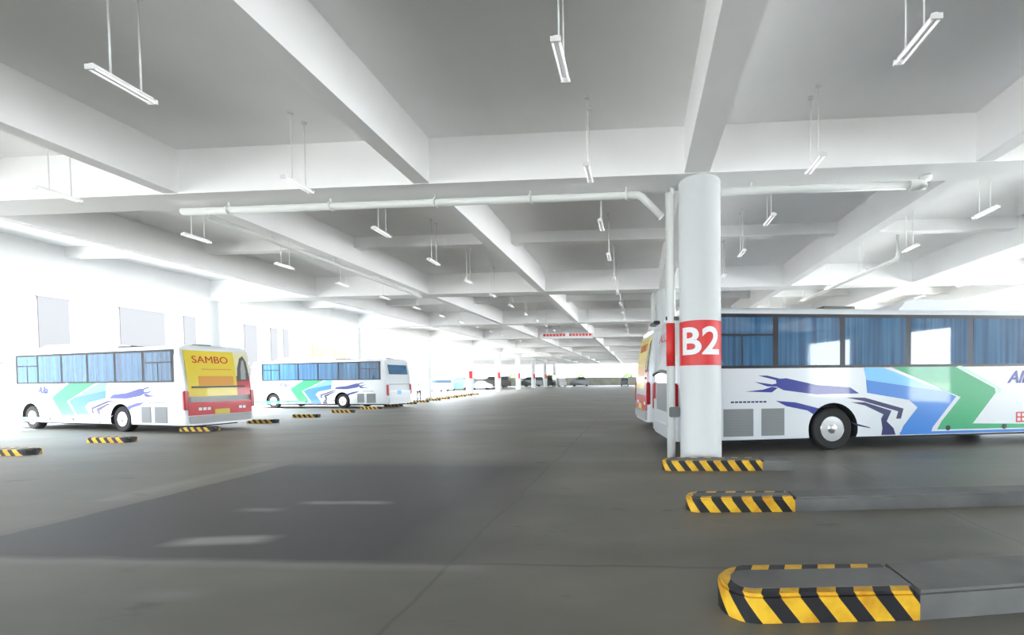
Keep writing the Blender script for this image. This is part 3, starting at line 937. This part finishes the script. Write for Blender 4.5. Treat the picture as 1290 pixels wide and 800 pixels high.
# ------------------------------------------------------------------ distant vehicles, people, trees
def make_car(name, label, cat, x, y, rz, L, W, Hh, m, van=False):
    t = thing(name, label, cat, (x, y, 0), rz)
    if van: prof = [(0, .35), (0, Hh * .55), (.1 * L, Hh * .62), (.22 * L, Hh * .97), (.3 * L, Hh), (.97 * L, Hh), (L, Hh * .9), (L, .35)]
    else: prof = [(0, .3), (0, Hh * .5), (.06 * L, Hh * .57), (.27 * L, Hh * .64), (.40 * L, Hh * .98), (.5 * L, Hh), (.68 * L, Hh * .97), (.85 * L, Hh * .66), (L * .99, Hh * .6), (L, .3)]
    bm = bmesh.new()
    a = [bm.verts.new((px - L / 2, -W / 2 * (0.86 if pz > Hh * .8 else 1), pz)) for px, pz in prof]
    b_ = [bm.verts.new((px - L / 2, W / 2 * (0.86 if pz > Hh * .8 else 1), pz)) for px, pz in prof]
    n = len(prof)
    for k in range(n): bm.faces.new((a[k], a[(k + 1) % n], b_[(k + 1) % n], b_[k]))
    bm.faces.new(a); bm.faces.new(b_[::-1])
    bmesh.ops.bevel(bm, geom=bm.edges[:], offset=0.04, segments=2, affect='EDGES')
    obj('body', bm, m, t)
    for s in (-1, 1):
        bm = bmesh.new()
        y0 = s * W / 2 * 0.955
        q = [(.16 * L, Hh * .66), (.25 * L, Hh * .92), (.95 * L, Hh * .92), (.95 * L, Hh * .66)] if van else [(.31 * L, Hh * .67), (.42 * L, Hh * .93), (.67 * L, Hh * .93), (.8 * L, Hh * .69)]
        v0 = [bm.verts.new((px - L / 2, y0 * (.93 if pz > Hh * .8 else 1) + s * 0.02, pz)) for px, pz in q]
        v1 = [bm.verts.new((v.co.x, v.co.y - s * 0.1, v.co.z)) for v in v0]
        bm.faces.new(v0); bm.faces.new(v1[::-1])
        for k in range(4): bm.faces.new((v0[k], v0[(k + 1) % 4], v1[(k + 1) % 4], v1[k]))
        obj('window', bm, M_shield, t)
    for wx in (-.3 * L, .3 * L):
        for s in (-1, 1):
            bm = bmesh.new(); y0 = s * (W / 2 - 0.2)
            add_lathe(bm, [(0.2, min(y0, y0 + s * .2)), (0.33, min(y0, y0 + s * .2) + .02), (0.33, max(y0, y0 + s * .2) - .02), (0.2, max(y0, y0 + s * .2))], axis='Y', seg=20, center=(wx, 0, .33))
            obj('wheel', bm, M_tyre, t, True)
    return t
M_cw = mat('car_white', (.8, .8, .8), .3, coat=.6); M_cd = mat('car_dark_green_grey', (.025, .03, .025), .3, coat=.5)
M_cg = mat('car_mid_grey', (.10, .11, .12), .3, coat=.5); M_ct = mat('car_teal', (.05, .12, .12), .3, coat=.5); M_cb = mat('car_brown', (.07, .045, .03), .35)
make_car('van', 'dark van parked at the far end of the hall, left of centre', 'van', -29.8, 112, 0.1, 6.0, 2.0, 2.7, M_cd, True)
make_car('van', 'dark van parked at the far wall, centre', 'van', -23.2, 105, PI / 2, 5.0, 2.0, 3.0, M_cd, True)
make_car('car', 'white car beside the dark van at the far wall', 'car', -20.3, 106, PI / 2 + .3, 4.6, 1.9, 2.2, M_cw)
make_car('car', 'grey car parked at the far wall, right of the white one', 'car', -15.5, 107, 0.1, 5.4, 1.9, 2.5, M_cg)
make_car('van', 'brown van parked at the far left end of the hall', 'van', -36.5, 102, 0, 6.8, 2.1, 2.9, M_cb, True)
make_car('van', 'white van parked beyond the left columns', 'van', -34.0, 66, PI / 2 - 0.5, 5.2, 2.0, 2.2, M_cw, True)
make_car('van', 'teal van parked between the far left columns', 'van', -33.5, 74, 0.2, 5.0, 2.0, 2.2, M_ct, True)
make_car('car', 'white car parked next to the teal van', 'car', -32, 80, 0.2, 4.6, 1.9, 1.7, M_cw)
make_car('car', 'small grey car at the far right end of the aisle', 'car', -3.6, 104, PI / 2, 4.4, 1.9, 2.2, M_cg)
make_car('van', 'pale teal van parked at the far left between columns', 'van', -44.5, 100, 0.1, 6.0, 2.0, 2.6, M_ct, True)

def make_person(label, x, y, rz, shirt, trousers):
    skel = [((0, 0, .95), .15), ((0, 0, 1.2), .14), ((0, 0, 1.42), .15), ((0, 0, 1.5), .06), ((0, 0.01, 1.60), .09), ((0, 0.01, 1.70), .085),
            ((.10, 0, .88), .10), ((.12, .12, .48), .065), ((.12, .02, .08), .045), ((.12, .16, .04), .04),
            ((-.10, 0, .88), .10), ((-.12, -.02, .48), .065), ((-.12, -.18, .10), .045), ((-.12, -.04, .04), .04),
            ((.20, 0, 1.40), .06), ((.25, -.05, 1.12), .042), ((.25, .06, .86), .032), ((.25, .09, .78), .03),
            ((-.20, 0, 1.40), .06), ((-.25, .05, 1.12), .042), ((-.25, .16, .88), .032), ((-.25, .19, .80), .03)]
    ed = [(0, 1), (1, 2), (2, 3), (3, 4), (4, 5), (0, 6), (6, 7), (7, 8), (8, 9), (0, 10), (10, 11), (11, 12), (12, 13), (2, 14), (14, 15), (15, 16), (16, 17), (2, 18), (18, 19), (19, 20), (20, 21)]
    me = bpy.data.meshes.new('person'); me.from_pydata([s[0] for s in skel], ed, [])
    o = link('person', me)
    md = o.modifiers.new('skin', 'SKIN')
    for v, s in zip(me.skin_vertices[0].data, skel): v.radius = (s[1], s[1]); 
    me.skin_vertices[0].data[0].use_root = True
    o.modifiers.new('sub', 'SUBSURF').levels = 2
    o.modifiers['sub'].render_levels = 2
    bpy.context.view_layer.update()
    res = bpy.data.meshes.new_from_object(o.evaluated_get(bpy.context.evaluated_depsgraph_get()))
    bpy.data.objects.remove(o)
    skin = mat('skin', (.55, .36, .27), .6)
    hair = mat('hair', (.02, .017, .015), .6)
    for m in (skin, shirt, trousers, hair): res.materials.append(m)
    for p in res.polygons:
        c = p.center
        p.use_smooth = True
        if c.z > 1.50: p.material_index = 3 if (c.z > 1.68 or c.y < -0.01) else 0
        elif c.z > .92 and abs(c.x) < .34 and not (abs(c.x) > .19 and c.z < 1.1): p.material_index = 1
        elif abs(c.x) > .2 and c.z > .6: p.material_index = 0
        elif c.z <= .92: p.material_index = 2
    zmin = min(v.co.z for v in res.vertices)
    o = link('person', res); o.location = (x, y, -zmin); o.rotation_euler = (0, 0, rz)
    tag(o, label, 'person')
M_sh = mat('white_shirt', (.8, .8, .8), .8); M_tr = mat('dark_trousers', (.02, .02, .04), .8)
make_person('person in white top and dark trousers walking past the white column, nearer of the two', -21.6, 38.5, R(200), M_sh, M_tr)
make_person('person in white top and dark trousers walking farther down the left side', -24.8, 56.5, R(160), M_sh, M_tr)

M_leaf = mat('foliage', (.10, .20, .05), .7); noise_mix(M_leaf, (.05, .12, .03), (.2, .33, .08), 3)
M_trunk = mat('bark', (.12, .08, .05), .9)
def tree(label, x, y, h, r):
    t = thing('tree', label, 'tree', (x, y, 0))
    bm = bmesh.new(); add_tube(bm, [(0, 0, 0), (.1, 0, h * .5), (0, 0, h * .8)], [.18, .12, .06], 8); obj('trunk', bm, M_trunk, t)
    bm = bmesh.new()
    for k in range(420):
        a = random.uniform(0, 2 * PI); u = random.uniform(-1, 1); rr = r * random.uniform(.45, 1) ** .5
        c = Vector((math.cos(a) * math.sqrt(1 - u * u) * rr, math.sin(a) * math.sqrt(1 - u * u) * rr, h * .7 + u * r * .7))
        s = .35
        n = Vector((random.gauss(0, 1), random.gauss(0, 1), random.gauss(0, 1))).normalized(); b1 = n.orthogonal().normalized() * s; b2 = n.cross(b1)
        bm.faces.new([bm.verts.new(c + b1), bm.verts.new(c + b2 * .5), bm.verts.new(c - b1), bm.verts.new(c - b2 * .5)])
    obj('crown', bm, M_leaf, t)
for i, (x, y, h, r, lb) in enumerate([(-3.5, 130, 3.6, 1.6, 'low green tree beyond the far wall, right of the grey car'), (-30, 132, 3.8, 1.8, 'green tree beyond the far end at the left'),
                                       (-40, 128, 3.8, 2.0, 'green tree seen between the far left columns'), (-19, 131, 3.4, 1.4, 'small green tree beyond the far wall at centre')]):
    tree(lb, x, y, h, r)
